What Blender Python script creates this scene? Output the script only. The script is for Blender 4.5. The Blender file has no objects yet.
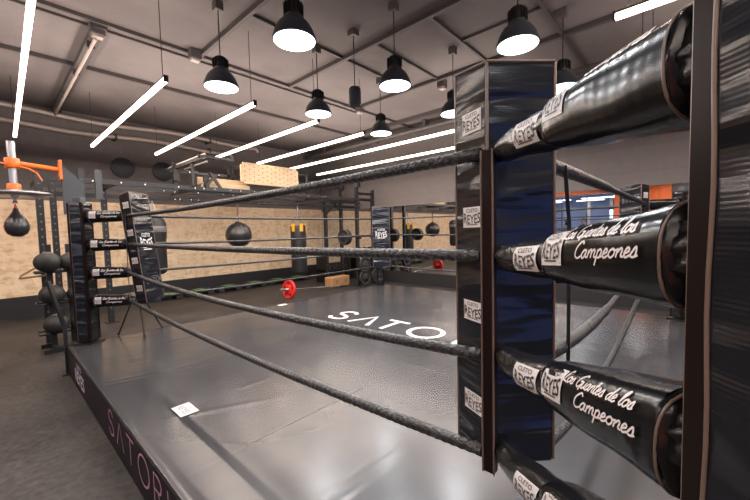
import bpy, bmesh, math, random
from mathutils import Vector, Matrix
random.seed(4)
SC = bpy.context.scene
COL = SC.collection
PI = math.pi
R = math.radians

# ------------------------------------------------------------------ camera, light, exposure
cam_d = bpy.data.cameras.new('camera'); cam = bpy.data.objects.new('camera', cam_d); COL.objects.link(cam)
cam_d.sensor_width = 36; cam_d.lens = 16.81; cam_d.clip_start = 0.02
YAW, PITCH, ROLL = 0.737, -0.056, -0.024
_f = Vector((math.cos(YAW)*math.cos(PITCH), math.sin(YAW)*math.cos(PITCH), math.sin(PITCH)))
_r = Vector((math.sin(YAW), -math.cos(YAW), 0)); _u = _r.cross(_f)
_r2 = _r*math.cos(ROLL) + _u*math.sin(ROLL); _u2 = -_r*math.sin(ROLL) + _u*math.cos(ROLL)
cam.matrix_world = Matrix(((_r2.x, _u2.x, -_f.x, -0.983), (_r2.y, _u2.y, -_f.y, -0.395), (_r2.z, _u2.z, -_f.z, 1.431), (0, 0, 0, 1)))
SC.camera = cam
w = bpy.data.worlds.new('world'); SC.world = w; w.use_nodes = True
w.node_tree.nodes['Background'].inputs[0].default_value = (0.6, 0.65, 0.75, 1)
w.node_tree.nodes['Background'].inputs[1].default_value = 0.3
SC.view_settings.view_transform = 'Standard'; SC.view_settings.look = 'None'
SC.view_settings.exposure = 0.35; SC.view_settings.gamma = 1.0; SC.view_settings.use_curve_mapping = False
TUBE_E, TUBE_W, LAMP_E, LAMP_W = 12.0, 7.6, 6.0, 20.0
SC.cycles.max_bounces = 6; SC.cycles.diffuse_bounces = 4; SC.cycles.glossy_bounces = 4
SC.cycles.sample_clamp_indirect = 2.0; SC.cycles.sample_clamp_direct = 4.5; SC.cycles.use_adaptive_sampling = False; SC.cycles.blur_glossy = 1.0; SC.cycles.use_denoising = True; SC.cycles.denoising_prefilter = 'ACCURATE'; SC.cycles.caustics_reflective = False; SC.cycles.caustics_refractive = False

# ------------------------------------------------------------------ materials
def mat(name, col, rough=0.5, metal=0.0, emit=None, es=0.0, spec=0.5, coat=0.0):
    m = bpy.data.materials.new(name); m.use_nodes = True
    b = m.node_tree.nodes['Principled BSDF']
    b.inputs['Base Color'].default_value = (*col, 1); b.inputs['Roughness'].default_value = rough
    b.inputs['Metallic'].default_value = metal; b.inputs['Specular IOR Level'].default_value = spec
    b.inputs['Coat Weight'].default_value = coat
    if emit: b.inputs['Emission Color'].default_value = (*emit, 1); b.inputs['Emission Strength'].default_value = es
    return m
def nd(m, t, **k):
    n = m.node_tree.nodes.new(t)
    for a, v in k.items():
        if a.startswith('i_'):
            key = a[2:].replace('_', ' ')
            n.inputs[key].default_value = v
        else: setattr(n, a, v)
    return n
def lk(m, a, ao, b, bi): m.node_tree.links.new(a.outputs[ao], b.inputs[bi])
def coords(m, scale=(1, 1, 1), rot=(0, 0, 0), which='Object'):
    tc = nd(m, 'ShaderNodeTexCoord'); mp = nd(m, 'ShaderNodeMapping')
    mp.inputs['Scale'].default_value = scale; mp.inputs['Rotation'].default_value = rot
    lk(m, tc, which, mp, 'Vector'); return mp
def bsdf(m): return m.node_tree.nodes['Principled BSDF']
def noise_color(m, c1, c2, scale=5, detail=4, stretch=(1, 1, 1), lo=0.35, hi=0.65):
    mp = coords(m, stretch); n = nd(m, 'ShaderNodeTexNoise', i_Scale=scale, i_Detail=detail); lk(m, mp, 0, n, 'Vector')
    r = nd(m, 'ShaderNodeValToRGB'); r.color_ramp.elements[0].position = lo; r.color_ramp.elements[1].position = hi
    r.color_ramp.elements[0].color = (*c1, 1); r.color_ramp.elements[1].color = (*c2, 1)
    lk(m, n, 'Fac', r, 0); lk(m, r, 0, bsdf(m), 'Base Color'); return r
def bump(m, layers, rough=None):
    """layers: list of (kind, scale, stretch, strength, distance, detail)"""
    prev = None
    for kind, scale, stretch, st, dist, det in layers:
        mp = coords(m, stretch)
        if kind == 'noise': t = nd(m, 'ShaderNodeTexNoise', i_Scale=scale, i_Detail=det, i_Distortion=0.6); out = 'Fac'
        elif kind == 'ridge':
            t = nd(m, 'ShaderNodeTexNoise', i_Scale=scale, i_Detail=det, i_Distortion=0.9); t.noise_type = 'RIDGED_MULTIFRACTAL'; out = 'Fac'
        elif kind == 'waveZ': t = nd(m, 'ShaderNodeTexWave', i_Scale=scale, i_Distortion=det, i_Detail=2.0); t.bands_direction = 'Z'; out = 'Fac'
        elif kind == 'waveX': t = nd(m, 'ShaderNodeTexWave', i_Scale=scale, i_Distortion=det, i_Detail=2.0); t.bands_direction = 'X'; out = 'Fac'
        lk(m, mp, 0, t, 'Vector')
        b = nd(m, 'ShaderNodeBump', i_Strength=st, i_Distance=dist); lk(m, t, out, b, 'Height')
        if prev: lk(m, prev, 'Normal', b, 'Normal')
        prev = b
    lk(m, prev, 'Normal', bsdf(m), 'Normal')

M = {}
M['vinyl'] = mat('black_vinyl', (0.008, 0.008, 0.009), 0.26, spec=0.45)
bump(M['vinyl'], [('noise', 9, (1, 1, 1), 0.5, 0.02, 3), ('noise', 60, (1, 1, 1), 0.15, 0.004, 2)])
M['pad_vinyl'] = mat('ribbed_pad_vinyl', (0.008, 0.009, 0.013), 0.21, spec=0.5)
bump(M['pad_vinyl'], [('noise', 2.2, (1, 1, 4.0), 0.7, 0.045, 1.5), ('noise', 7, (.5, .5, 3.0), 0.5, 0.016, 1), ('waveZ', 60, (1, 1, 1), 0.06, 0.002, 1.0)])
M['cover_vinyl'] = mat('cover_vinyl', (0.006, 0.006, 0.007), 0.21, spec=0.27)
bump(M['cover_vinyl'], [('noise', 5, (1.6, 1, 1), 0.28, 0.02, 2), ('waveX', 14, (1, 1, 1), 0.05, 0.003, 3.0)])
M['strap'] = mat('strap_vinyl', (0.012, 0.008, 0.007), 0.3, spec=0.10)
M['piping'] = mat('piping_vinyl', (0.13, 0.085, 0.065), 0.35)
M['wrap'] = mat('rope_wrap_tape', (0.013, 0.0125, 0.0135), 0.32, spec=0.6)
bump(M['wrap'], [('noise', 90, (1, 1, 1), 0.8, 0.01, 3), ('noise', 25, (1, 1, 1), 0.5, 0.01, 2)])
M['canvas'] = mat('ring_canvas_vinyl', (0.05, 0.05, 0.052), 0.22, spec=0.6)
noise_color(M['canvas'], (0.032, 0.033, 0.037), (0.048, 0.048, 0.051), 1.6, 5)
M['seam'] = mat('canvas_seam_tape', (0.045, 0.045, 0.048), 0.22)
M['skirt'] = mat('banner_vinyl', (0.009, 0.005, 0.009), 0.5, spec=0.2)
M['pink'] = mat('banner_pink_print', (0.42, 0.24, 0.34), 0.5)
M['lilac'] = mat('banner_lilac_print', (0.75, 0.70, 0.85), 0.5)
M['banner_small'] = mat('banner_small_print', (0.07, 0.05, 0.10), 0.5)
M['white'] = mat('white_print', (0.62, 0.60, 0.58), 0.45)
M['patchw'] = mat('white_patch', (0.72, 0.69, 0.68), 0.45)
M['ink'] = mat('black_ink', (0.012, 0.012, 0.014), 0.5)
M['script'] = mat('silver_script_print', (0.75, 0.70, 0.68), 0.35)
M['grey_print'] = mat('faint_grey_print', (0.17, 0.16, 0.16), 0.4)
M['orange'] = mat('orange_powdercoat', (0.80, 0.17, 0.025), 0.4)
M['orange_panel'] = mat('orange_partition_paint', (0.85, 0.17, 0.02), 0.45)
M['steel'] = mat('brushed_steel', (0.42, 0.42, 0.44), 0.3, 1.0)
M['chrome'] = mat('chrome_bar', (0.75, 0.74, 0.73), 0.2, 1.0)
M['black_steel'] = mat('black_steel', (0.011, 0.011, 0.013), 0.45)
M['gunmetal'] = mat('gunmetal_plate', (0.045, 0.052, 0.06), 0.5)
M['bolt'] = mat('zinc_bolt', (0.8, 0.78, 0.75), 0.25, 1.0)
M['leather'] = mat('black_leather', (0.02, 0.02, 0.021), 0.28, spec=0.6)
bump(M['leather'], [('noise', 12, (1, 1, 1), 0.2, 0.01, 2)])
M['bag_vinyl'] = mat('heavy_bag_vinyl', (0.016, 0.016, 0.018), 0.42)
M['yellow'] = mat('yellow_webbing', (0.75, 0.42, 0.03), 0.55)
M['red'] = mat('red_rubber', (0.75, 0.025, 0.02), 0.4)
M['rubber'] = mat('black_rubber', (0.018, 0.018, 0.018), 0.6)
M['green'] = mat('green_plastic', (0.12, 0.26, 0.06), 0.5)
M['wood'] = mat('pale_plywood', (0.66, 0.46, 0.24), 0.5)
noise_color(M['wood'], (0.56, 0.41, 0.25), (0.68, 0.52, 0.34), 4, 4, (1, 1, 6))
M['tan'] = mat('tan_wood_block', (0.42, 0.24, 0.11), 0.55)
M['hole'] = mat('bored_hole', (0.28, 0.16, 0.07), 0.8)
M['grey_disc'] = mat('dark_grey_target_paint', (0.045, 0.05, 0.055), 0.55)
M['duct'] = mat('dusty_steel_duct', (0.42, 0.36, 0.33), 0.5, 0.3)
M['pipe'] = mat('dark_painted_pipe', (0.06, 0.053, 0.053), 0.5)
M['joist'] = mat('dark_painted_joist', (0.045, 0.038, 0.038), 0.6)
M['lamp_shell'] = mat('dark_lamp_shell', (0.06, 0.075, 0.09), 0.4)
M['lamp_lens'] = mat('lamp_lens', (0.9, 0.9, 0.9), 0.4, emit=(0.93, 0.97, 1.0), es=LAMP_E)
M['tube_lens'] = mat('tube_diffuser', (0.9, 0.85, 0.8), 0.4, emit=(1.0, 0.83, 0.72), es=TUBE_E)
M['tube_body'] = mat('tube_housing', (0.12, 0.09, 0.07), 0.4)
M['led'] = mat('lounge_led_panel', (0.9, 0.9, 0.9), 0.5, emit=(0.80, 0.88, 1.0), es=20)
M['mirror'] = mat('mirror_glass', (0.82, 0.82, 0.82), 0.015, 1.0)
M['glass'] = mat('partition_glass', (0.9, 0.93, 1.0), 0.02); bsdf(M['glass']).inputs['Transmission Weight'].default_value = 1.0; bsdf(M['glass']).inputs['IOR'].default_value = 1.02
M['blue_window'] = mat('dusk_window_glass', (0.05, 0.08, 0.2), 0.1, emit=(0.055, 0.10, 0.36), es=1.5)
M['lounge'] = mat('lounge_blue_paint', (0.30, 0.34, 0.48), 0.6)  # blue lighting of the lounge put into the wall colour
M['lounge_ceil'] = mat('lounge_mauve_ceiling', (0.42, 0.36, 0.46), 0.7)
M['lounge_wood'] = mat('lounge_pale_column', (0.55, 0.45, 0.36), 0.6)
M['black_panel'] = mat('black_kick_panel', (0.022, 0.021, 0.023), 0.45)
M['skin'] = mat('skin', (0.55, 0.32, 0.22), 0.5)
M['hair'] = mat('dark_hair', (0.03, 0.018, 0.012), 0.6)
M['shirt_white'] = mat('white_shirt', (0.65, 0.65, 0.68), 0.7)
M['shirt_dark'] = mat('dark_shirt', (0.025, 0.025, 0.03), 0.7)
M['shoe'] = mat('dark_shoe', (0.03, 0.03, 0.03), 0.6)

M['floor'] = mat('rubber_gym_floor', (0.05, 0.045, 0.042), 0.55)
_mp = coords(M['floor']); _n = nd(M['floor'], 'ShaderNodeTexNoise', i_Scale=22.0, i_Detail=5.0); lk(M['floor'], _mp, 0, _n, 'Vector')
_n2 = nd(M['floor'], 'ShaderNodeTexNoise', i_Scale=1.4, i_Detail=5.0); lk(M['floor'], _mp, 0, _n2, 'Vector')
_m = nd(M['floor'], 'ShaderNodeMath', operation='MULTIPLY'); lk(M['floor'], _n, 'Fac', _m, 0); lk(M['floor'], _n2, 'Fac', _m, 1)
_r = nd(M['floor'], 'ShaderNodeValToRGB'); _r.color_ramp.elements[0].position = 0.14; _r.color_ramp.elements[1].position = 0.42
_r.color_ramp.elements[0].color = (0.008, 0.0075, 0.0075, 1); _r.color_ramp.elements[1].color = (0.060, 0.053, 0.050, 1)
lk(M['floor'], _m, 0, _r, 0); lk(M['floor'], _r, 0, bsdf(M['floor']), 'Base Color')
bump(M['floor'], [('noise', 80, (1, 1, 1), 0.25, 0.004, 2)])

def block_mat(name, c1, c2, rot):
    m = mat(name, c1, 0.75)
    mp = coords(m, (1, 1, 1), rot)
    b = nd(m, 'ShaderNodeTexBrick', i_Scale=1.0); b.inputs['Brick Width'].default_value = 0.42; b.inputs['Row Height'].default_value = 0.21
    b.inputs['Mortar Size'].default_value = 0.006; b.inputs['Bias'].default_value = 0.0
    b.inputs['Color1'].default_value = (*c1, 1); b.inputs['Color2'].default_value = (*c2, 1); b.inputs['Mortar'].default_value = (c1[0]*.82, c1[1]*.82, c1[2]*.82, 1)
    lk(m, mp, 0, b, 'Vector')
    n = nd(m, 'ShaderNodeTexNoise', i_Scale=7.0, i_Detail=6.0); lk(m, mp, 0, n, 'Vector')
    mx = nd(m, 'ShaderNodeMix', data_type='RGBA', blend_type='MULTIPLY'); mx.inputs[0].default_value = 0.35
    lk(m, b, 'Color', mx, 6); lk(m, n, 'Color', mx, 7)
    hs = nd(m, 'ShaderNodeHueSaturation', i_Saturation=0.75, i_Value=1.25); lk(m, mx, 2, hs, 'Color')
    lk(m, hs, 0, bsdf(m), 'Base Color')
    bp = nd(m, 'ShaderNodeBump', i_Strength=0.4, i_Distance=0.01); lk(m, b, 'Fac', bp, 'Height'); bp.invert = True; lk(m, bp, 0, bsdf(m), 'Normal')
    return m
M['block_x'] = block_mat('brown_painted_block_north', (0.150, 0.128, 0.122), (0.132, 0.113, 0.108), (R(90), 0, 0))
M['block_y'] = block_mat('brown_painted_block_east', (0.150, 0.128, 0.122), (0.132, 0.113, 0.108), (R(90), 0, R(90)))
M['ceiling'] = mat('brown_painted_ceiling', (0.10, 0.085, 0.08), 0.8)
_rr = noise_color(M['ceiling'], (0.085, 0.073, 0.074), (0.130, 0.113, 0.114), 0.9, 6)
bump(M['ceiling'], [('noise', 14, (1, 1, 1), 0.3, 0.02, 4)])

def osb():
    m = mat('osb_board', (0.6, 0.4, 0.2), 0.6)
    cols = []
    for k, (rot, sc) in enumerate((((0, 0.5, 0), (5, 1, 15)), ((0, -0.7, 0), (14, 1, 5)), ((0, 0.1, 0), (8, 1, 20)))):
        mp = coords(m, sc, rot); v = nd(m, 'ShaderNodeTexVoronoi', i_Scale=1.0)
        nz = nd(m, 'ShaderNodeTexNoise', i_Scale=0.7, i_Detail=3.0); lk(m, mp, 0, nz, 'Vector'); ad = nd(m, 'ShaderNodeVectorMath', operation='MULTIPLY_ADD')
        lk(m, nz, 'Color', ad, 0); ad.inputs[1].default_value = (1.6, 1.6, 1.6); lk(m, mp, 0, ad, 2); lk(m, ad, 0, v, 'Vector')
        cols.append(v)
    a = nd(m, 'ShaderNodeMix', data_type='RGBA'); a.inputs[0].default_value = 0.5; lk(m, cols[0], 'Color', a, 6); lk(m, cols[1], 'Color', a, 7)
    b = nd(m, 'ShaderNodeMix', data_type='RGBA'); b.inputs[0].default_value = 0.4; lk(m, a, 2, b, 6); lk(m, cols[2], 'Color', b, 7)
    bw = nd(m, 'ShaderNodeRGBToBW'); lk(m, b, 2, bw, 0)
    r = nd(m, 'ShaderNodeValToRGB'); e = r.color_ramp.elements
    e[0].position = 0.22; e[0].color = (0.68, 0.47, 0.29, 1); e[1].position = 0.8; e[1].color = (0.95, 0.80, 0.58, 1)
    x = e.new(0.5); x.color = (0.90, 0.69, 0.46, 1)
    lk(m, bw, 0, r, 0); lk(m, r, 0, bsdf(m), 'Base Color'); return m
M['osb'] = osb()

# ------------------------------------------------------------------ mesh builder
class MB:
    def __init__(s): s.v = []; s.f = []; s.sm = []
    def add(s, vs, fs, smooth=False):
        o = len(s.v); s.v += [tuple(v) for v in vs]
        for f in fs: s.f.append([i+o for i in f]); s.sm.append(smooth)
        return s
    def box(s, x0, x1, y0, y1, z0, z1, bv=0.0, mtx=None):
        bm = bmesh.new(); bmesh.ops.create_cube(bm, size=1)
        for v in bm.verts: v.co = Vector(((x0+x1)/2+v.co.x*(x1-x0), (y0+y1)/2+v.co.y*(y1-y0), (z0+z1)/2+v.co.z*(z1-z0)))
        if bv: bmesh.ops.bevel(bm, geom=bm.edges[:], offset=bv, segments=2, affect='EDGES', profile=0.5)
        bm.verts.index_update()
        vs = [(mtx @ v.co) if mtx else v.co.copy() for v in bm.verts]
        s.add(vs, [[v.index for v in f.verts] for f in bm.faces], False); bm.free(); return s
    def tube(s, pts, rad, n=10, closed=False, cap=True, rfun=None, up=None):
        pts = [Vector(p) for p in pts]; N = len(pts); vs = []; prev = None
        for i, p in enumerate(pts):
            if closed: t = pts[(i+1) % N]-pts[i-1]
            else: t = pts[min(i+1, N-1)]-pts[max(i-1, 0)]
            t.normalize()
            if prev is None:
                a = Vector((0, 0, 1)) if abs(t.z) < 0.9 else Vector((1, 0, 0))
                prev = (a - t*a.dot(t)).normalized()
            else: prev = (prev - t*prev.dot(t)).normalized()
            b = t.cross(prev)
            for k in range(n):
                a = 2*PI*k/n; r = rad[i] if isinstance(rad, (list, tuple)) else rad
                if rfun: r = rfun(i, a, r)
                vs.append(p + prev*(math.cos(a)*r) + b*(math.sin(a)*r))
        fs = []
        for i in range(N if closed else N-1):
            for k in range(n):
                j = (i+1) % N
                fs.append([i*n+k, i*n+(k+1) % n, j*n+(k+1) % n, j*n+k])
        s.add(vs, fs, True)
        if cap and not closed:
            s.add(vs[:n], [list(range(n))[::-1]]); s.add(vs[-n:], [list(range(n))])
        return s
    def bar(s, a, b, r, n=8): return s.tube([a, b], r, n)
    def beam(s, a, b, wdt, hgt):
        a = Vector(a); b = Vector(b); t = (b-a); L = t.length; t.normalize()
        up = Vector((0, 0, 1)) if abs(t.z) < 0.95 else Vector((0, 1, 0))
        side = t.cross(up).normalized(); up = side.cross(t)
        m = Matrix(((t.x, side.x, up.x, a.x), (t.y, side.y, up.y, a.y), (t.z, side.z, up.z, a.z), (0, 0, 0, 1)))
        return s.box(0, L, -wdt/2, wdt/2, -hgt/2, hgt/2, 0, m)
    def lathe(s, prof, n=24, o=(0, 0, 0), axis='z', smooth=True, capends=True):
        vs = []
        for r, z in prof:
            for k in range(n):
                a = 2*PI*k/n; x, y = r*math.cos(a), r*math.sin(a)
                p = {'z': (x, y, z), 'x': (z, x, y), 'y': (x, z, y)}[axis]
                vs.append((o[0]+p[0], o[1]+p[1], o[2]+p[2]))
        fs = [[i*n+k, i*n+(k+1) % n, (i+1)*n+(k+1) % n, (i+1)*n+k] for i in range(len(prof)-1) for k in range(n)]
        s.add(vs, fs, smooth)
        if capends:
            if prof[0][0] > 1e-4: s.add(vs[:n], [list(range(n))[::-1]])
            if prof[-1][0] > 1e-4: s.add(vs[-n:], [list(range(n))])
        return s
    def prism(s, poly, z0, z1, mtx=None):
        n = len(poly); vs = [Vector((x, y, z0)) for x, y in poly]+[Vector((x, y, z1)) for x, y in poly]
        if mtx: vs = [mtx @ v for v in vs]
        s.add(vs, [list(range(n))[::-1], list(range(n, 2*n))]+[[k, (k+1) % n, n+(k+1) % n, n+k] for k in range(n)]); return s
    def build(s, name, m, parent=None, loc=None):
        me = bpy.data.meshes.new(name); me.from_pydata(s.v, [], s.f); me.update()
        me.polygons.foreach_set('use_smooth', s.sm)
        bm = bmesh.new(); bm.from_mesh(me); bmesh.ops.recalc_face_normals(bm, faces=bm.faces); bm.to_mesh(me); bm.free()
        me.materials.append(M[m] if isinstance(m, str) else m)
        o = bpy.data.objects.new(name, me); COL.objects.link(o)
        if parent: o.parent = parent
        if loc: o.location = loc
        return o
def merge_pattern(ob, mb, m):
    me = ob.data; bm = bmesh.new(); bm.from_mesh(me); n = len(me.materials); me.materials.append(M[m])
    vs = [bm.verts.new(v) for v in mb.v]
    for f in mb.f: bm.faces.new([vs[i] for i in f]).material_index = n
    bm.to_mesh(me); bm.free(); return ob
def B(*a, **k): return MB().box(*a, **k)
def tag(o, label=None, cat=None, group=None, kind=None):
    if label: o['label'] = label
    if cat: o['category'] = cat
    if group: o['group'] = group
    if kind: o['kind'] = kind
    return o
def thing(name, label, cat, loc=(0, 0, 0), rz=0, group=None, tilt=0):
    o = bpy.data.objects.new(name, None); COL.objects.link(o); o.location = loc; o.rotation_euler = (0, tilt, rz)
    o.empty_display_size = 0.1
    return tag(o, label, cat, group)
def kids(o): return [c for c in bpy.data.objects if c.parent == o]
def copy_tree(o, loc=None, rz=None, label=None, group=None, parent=None):
    c = o.copy(); COL.objects.link(c)
    if parent: c.parent = parent
    if loc is not None: c.location = loc
    if rz is not None: c.rotation_euler.z = rz
    if label: c['label'] = label
    if group: c['group'] = group
    for k in kids(o): copy_tree(k, parent=c)
    return c
def struct(name, mb, m): return tag(mb.build(name, m), kind='structure')

# ------------------------------------------------------------------ lettering
_fc = {}
def font2d(text):
    if text in _fc: return _fc[text]
    cu = bpy.data.curves.new('t', 'FONT'); cu.body = text; cu.size = 1.0; cu.resolution_u = 3; cu.offset = 0.012
    ob = bpy.data.objects.new('t', cu); COL.objects.link(ob)
    dg = bpy.context.evaluated_depsgraph_get(); me = bpy.data.meshes.new_from_object(ob.evaluated_get(dg))
    vs = [(v.co.x, v.co.y) for v in me.vertices]; fs = [list(p.vertices) for p in me.polygons]
    bpy.data.objects.remove(ob); bpy.data.curves.remove(cu); bpy.data.meshes.remove(me)
    x0 = min(v[0] for v in vs); x1 = max(v[0] for v in vs); y0 = min(v[1] for v in vs); y1 = max(v[1] for v in vs)
    vs = [((x-x0)/(x1-x0), (y-y0)/(y1-y0)) for x, y in vs]
    _fc[text] = (vs, fs); return _fc[text]
def put_text(mb, text, u0, u1, v0, v1, S, warp=None):
    """block letters filling the rectangle u0..u1, v0..v1 of the surface S(u,v)"""
    vs, fs = font2d(text)
    out = []
    for x, y in vs:
        if warp: x, y = warp(x, y)
        out.append(S(u0+(u1-u0)*x, v0+(v1-v0)*y))
    mb.add(out, fs); return mb
def smooth_line(p, n=5):
    if len(p) < 3: return p
    q = [p[0]]+list(p)+[p[-1]]; out = []
    for i in range(1, len(q)-2):
        for k in range(n):
            t = k/n; a, b, c, d = q[i-1], q[i], q[i+1], q[i+2]
            out.append(tuple(0.5*((2*b[j])+(-a[j]+c[j])*t+(2*a[j]-5*b[j]+4*c[j]-d[j])*t*t+(-a[j]+3*b[j]-3*c[j]+d[j])*t**3) for j in (0, 1)))
    out.append(p[-1]); return out
def ribbon(mb, p, wd, S):
    vs = []
    for i, (x, y) in enumerate(p):
        x2, y2 = p[min(i+1, len(p)-1)]; x1, y1 = p[max(i-1, 0)]; dx, dy = x2-x1, y2-y1; L = math.hypot(dx, dy) or 1
        nx, ny = -dy/L*wd/2, dx/L*wd/2
        vs += [S(x+nx, y+ny), S(x-nx, y-ny)]
    mb.add(vs, [[2*i, 2*i+1, 2*i+3, 2*i+2] for i in range(len(p)-1)])
SAT = {'S': (.72, [[(.66, .82), (.5, .98), (.22, .98), (.06, .78), (.16, .58), (.5, .46), (.68, .26), (.55, .04), (.22, .0), (.03, .18)]], 1),
       'A': (.86, [[(0, 0), (.43, 1), (.86, 0)]], 0), 'T': (.8, [[(0, .97), (.8, .97)], [(.4, .97), (.4, 0)]], 0),
       'O': (1.0, [[(.5+.5*math.cos(a*PI/10), .5+.5*math.sin(a*PI/10)) for a in range(21)]], 0),
       'R': (.62, [[(0, 0), (0, .97), (.36, .97), (.52, .9), (.58, .74), (.52, .56), (.36, .49), (0, .49)], [(.3, .49), (.6, 0)]], 0), 'I': (.06, [[(.03, 0), (.03, 1)]], 0)}
def satori(mb, u0, v0, h, S, gap=.35, wd=.1, xs=1.0, bar=False, centers=None):
    u = u0
    for i, ch in enumerate('SATORI'):
        adv, strokes, sm = SAT[ch]
        if centers: u = centers[i]-adv*h*xs/2
        for st in strokes:
            p = smooth_line(st, 4) if sm else st
            # densify straight strokes so they hug curved surfaces
            ribbon(mb, [(u+x*h*xs, v0+y*h) for x, y in p], wd*h, S)
        if bar and ch == 'A': ribbon(mb, [(u+.2*h*xs, v0+.35*h), (u+.66*h*xs, v0+.35*h)], wd*h, S)
        u += (adv+gap)*h*xs
    return u
CUR = {'o': (.78, [[(.35, 1), (.08, .75), (.05, .3), (.3, 0), (.55, .3), (.55, .75), (.35, 1), (.5, .8), (.78, .85)]]),
       's': (.58, [[(-.05, .1), (.28, 1.05), (.42, .55), (.35, .05), (.05, .08)], [(.35, .05), (.6, .2)]]),
       'u': (.72, [[(0, 1), (.02, .25), (.18, 0), (.45, .3), (.5, 1), (.5, .2), (.72, .1)]]),
       'a': (.78, [[(.52, .85), (.3, 1), (.03, .5), (.15, 0), (.4, .2), (.56, 1), (.52, .2), (.78, .1)]]),
       'n': (.68, [[(0, 0), (.06, 1), (.07, .6), (.3, 1), (.45, .8), (.44, .15), (.68, .1)]]),
       'm': (.98, [[(0, 0), (.06, 1), (.07, .6), (.26, 1), (.4, .8), (.39, 0), (.42, .6), (.62, 1), (.76, .8), (.75, .15), (.98, .1)]]),
       't': (.46, [[(.12, 1.75), (.08, .25), (.24, 0), (.46, .2)], [(-.12, 1.1), (.38, 1.18)]]),
       'e': (.56, [[(.0, .4), (.34, .62), (.36, .9), (.18, 1), (.02, .5), (.16, 0), (.56, .25)]]),
       'd': (.78, [[(.52, .85), (.3, 1), (.03, .5), (.15, 0), (.42, .3), (.6, 2), (.52, .2), (.78, .1)]]),
       'l': (.44, [[(0, .2), (.32, 1.6), (.22, 2), (.08, 1.5), (.08, .25), (.22, 0), (.44, .2)]]),
       'p': (.68, [[(.08, 1), (.02, -.9)], [(.05, .7), (.3, 1), (.5, .7), (.35, .05), (.08, .1)], [(.35, .05), (.68, .2)]]),
       'L': (.9, [[(.7, 1.75), (.5, 2.1), (.32, 1.3), (.25, .25), (0, .1), (.35, .15), (.9, .0)]]),
       'G': (1.08, [[(.95, 1.75), (.65, 2.1), (.15, 1.4), (.1, .4), (.48, 0), (.85, .4), (.9, .95), (.5, .9)], [(.9, .95), (.82, -.4)]]),
       'C': (.92, [[(.9, 1.7), (.65, 2.1), (.15, 1.4), (.1, .4), (.48, 0), (.92, .3)]]), ' ': (.5, [])}
def cursive(mb, text, u0, u1, v0, h, S, wd=.17):
    tot = sum(CUR[c][0] for c in text); sx = (u1-u0)/tot; u = u0
    for c in text:
        adv, st = CUR[c]
        for p in st: ribbon(mb, [(u+x*sx+y*h*.38, v0+y*h) for x, y in smooth_line(p, 4)], wd*h, S)
        u += adv*sx
def reyes_patch(parent, u0, u1, v0, v1, S, off=0.0012, white=True, name='patch', border=True):
    """white sewn patch with CLETO REYES in black; S(u,v,off)"""
    mb = MB(); n = 6
    if white:
        vs = [S(u0+(u1-u0)*i/n, v0+(v1-v0)*j/n, off) for j in range(n+1) for i in range(n+1)]
        mb.add(vs, [[j*(n+1)+i, j*(n+1)+i+1, (j+1)*(n+1)+i+1, (j+1)*(n+1)+i] for j in range(n) for i in range(n)], True)
        p = mb.build(name, 'patchw', parent)
    else: p = parent
    S2 = lambda u, v: S(u, v, off+0.0012)
    t = MB(); du, dv = u1-u0, v1-v0
    arc = lambda x, y: (x, y*(0.82+0.36*(2*x-1)**2)-0.0)
    put_text(t, 'CLETO', u0+.2*du, u1-.2*du, v0+.74*dv, v0+.92*dv, S2)
    put_text(t, 'REYES', u0+.06*du, u1-.06*du, v0+.22*dv, v0+.68*dv, S2, warp=lambda x, y: (x, y*(0.85+0.3*(2*x-1)**2)-.12*(1-(2*x-1)**2)*(1-y)))
    if border:
        ribbon(t, [(u0+.2*du, v0+.13*dv), (u0+.8*du, v0+.13*dv)], .04*dv, S2)
        if white:
            for q in ([(u0+.03*du, v0+.05*dv), (u0+.03*du, v1-.05*dv)], [(u1-.03*du, v0+.05*dv), (u1-.03*du, v1-.05*dv)]): ribbon(t, q, .02*dv, S2)
    lt = t.build('lettering', 'ink' if white else 'white', p)
    return p

# ------------------------------------------------------------------ room shell
H = 3.88
XW, XE, YS, YN = -4.5, 6.4, -4.2, 8.65
struct('floor', B(XW-4.2, XE+.2, YS-.2, YN+.2, -0.12, 0), 'floor')
struct('ceiling', B(XW-4.2, XE+.2, YS-.2, YN+.2, H, H+.12), 'ceiling')
struct('wall_north', B(XW-.2, XE, YN, YN+.2, 0, H), 'block_x')
struct('wall_east', B(XE+.012, XE+.2, YS-.2, YN+.2, 0, H), 'block_y')
struct('wall_south', MB().box(XW-4.2, -3.4, YS-.2, YS, 0, H).box(2.6, XE, YS-.2, YS, 0, H).box(-3.4, 2.6, YS-.2, YS, 0, .12).box(-3.4, 2.6, YS-.2, YS, 2.15, H), 'block_x')
struct('wall_west', MB().box(XW-.15, XW, YS, 2.13, 0, H).box(XW-.15, XW, 2.13, 6.4, 3.05, H).box(XW-.15, XW, 6.4, YN, 0, H), 'block_y')
struct('baseboard_north', B(XW, XE, YN-.03, YN, 0, .38), 'black_panel')
struct('baseboard_east', B(XE-.012, XE+.012, YS, YN-.03, 0, .32), 'black_panel')
k = 1
x = XW
while x < XE-.1:
    x2 = min(x+2.5, XE); struct('osb_panel_wall' if 0 else 'wall_panel_%d' % k, B(x+.002, x2-.002, YN-.022, YN, .38, 2.14), 'osb'); x = x2; k += 1
k = 0
y = YN-.03
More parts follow.
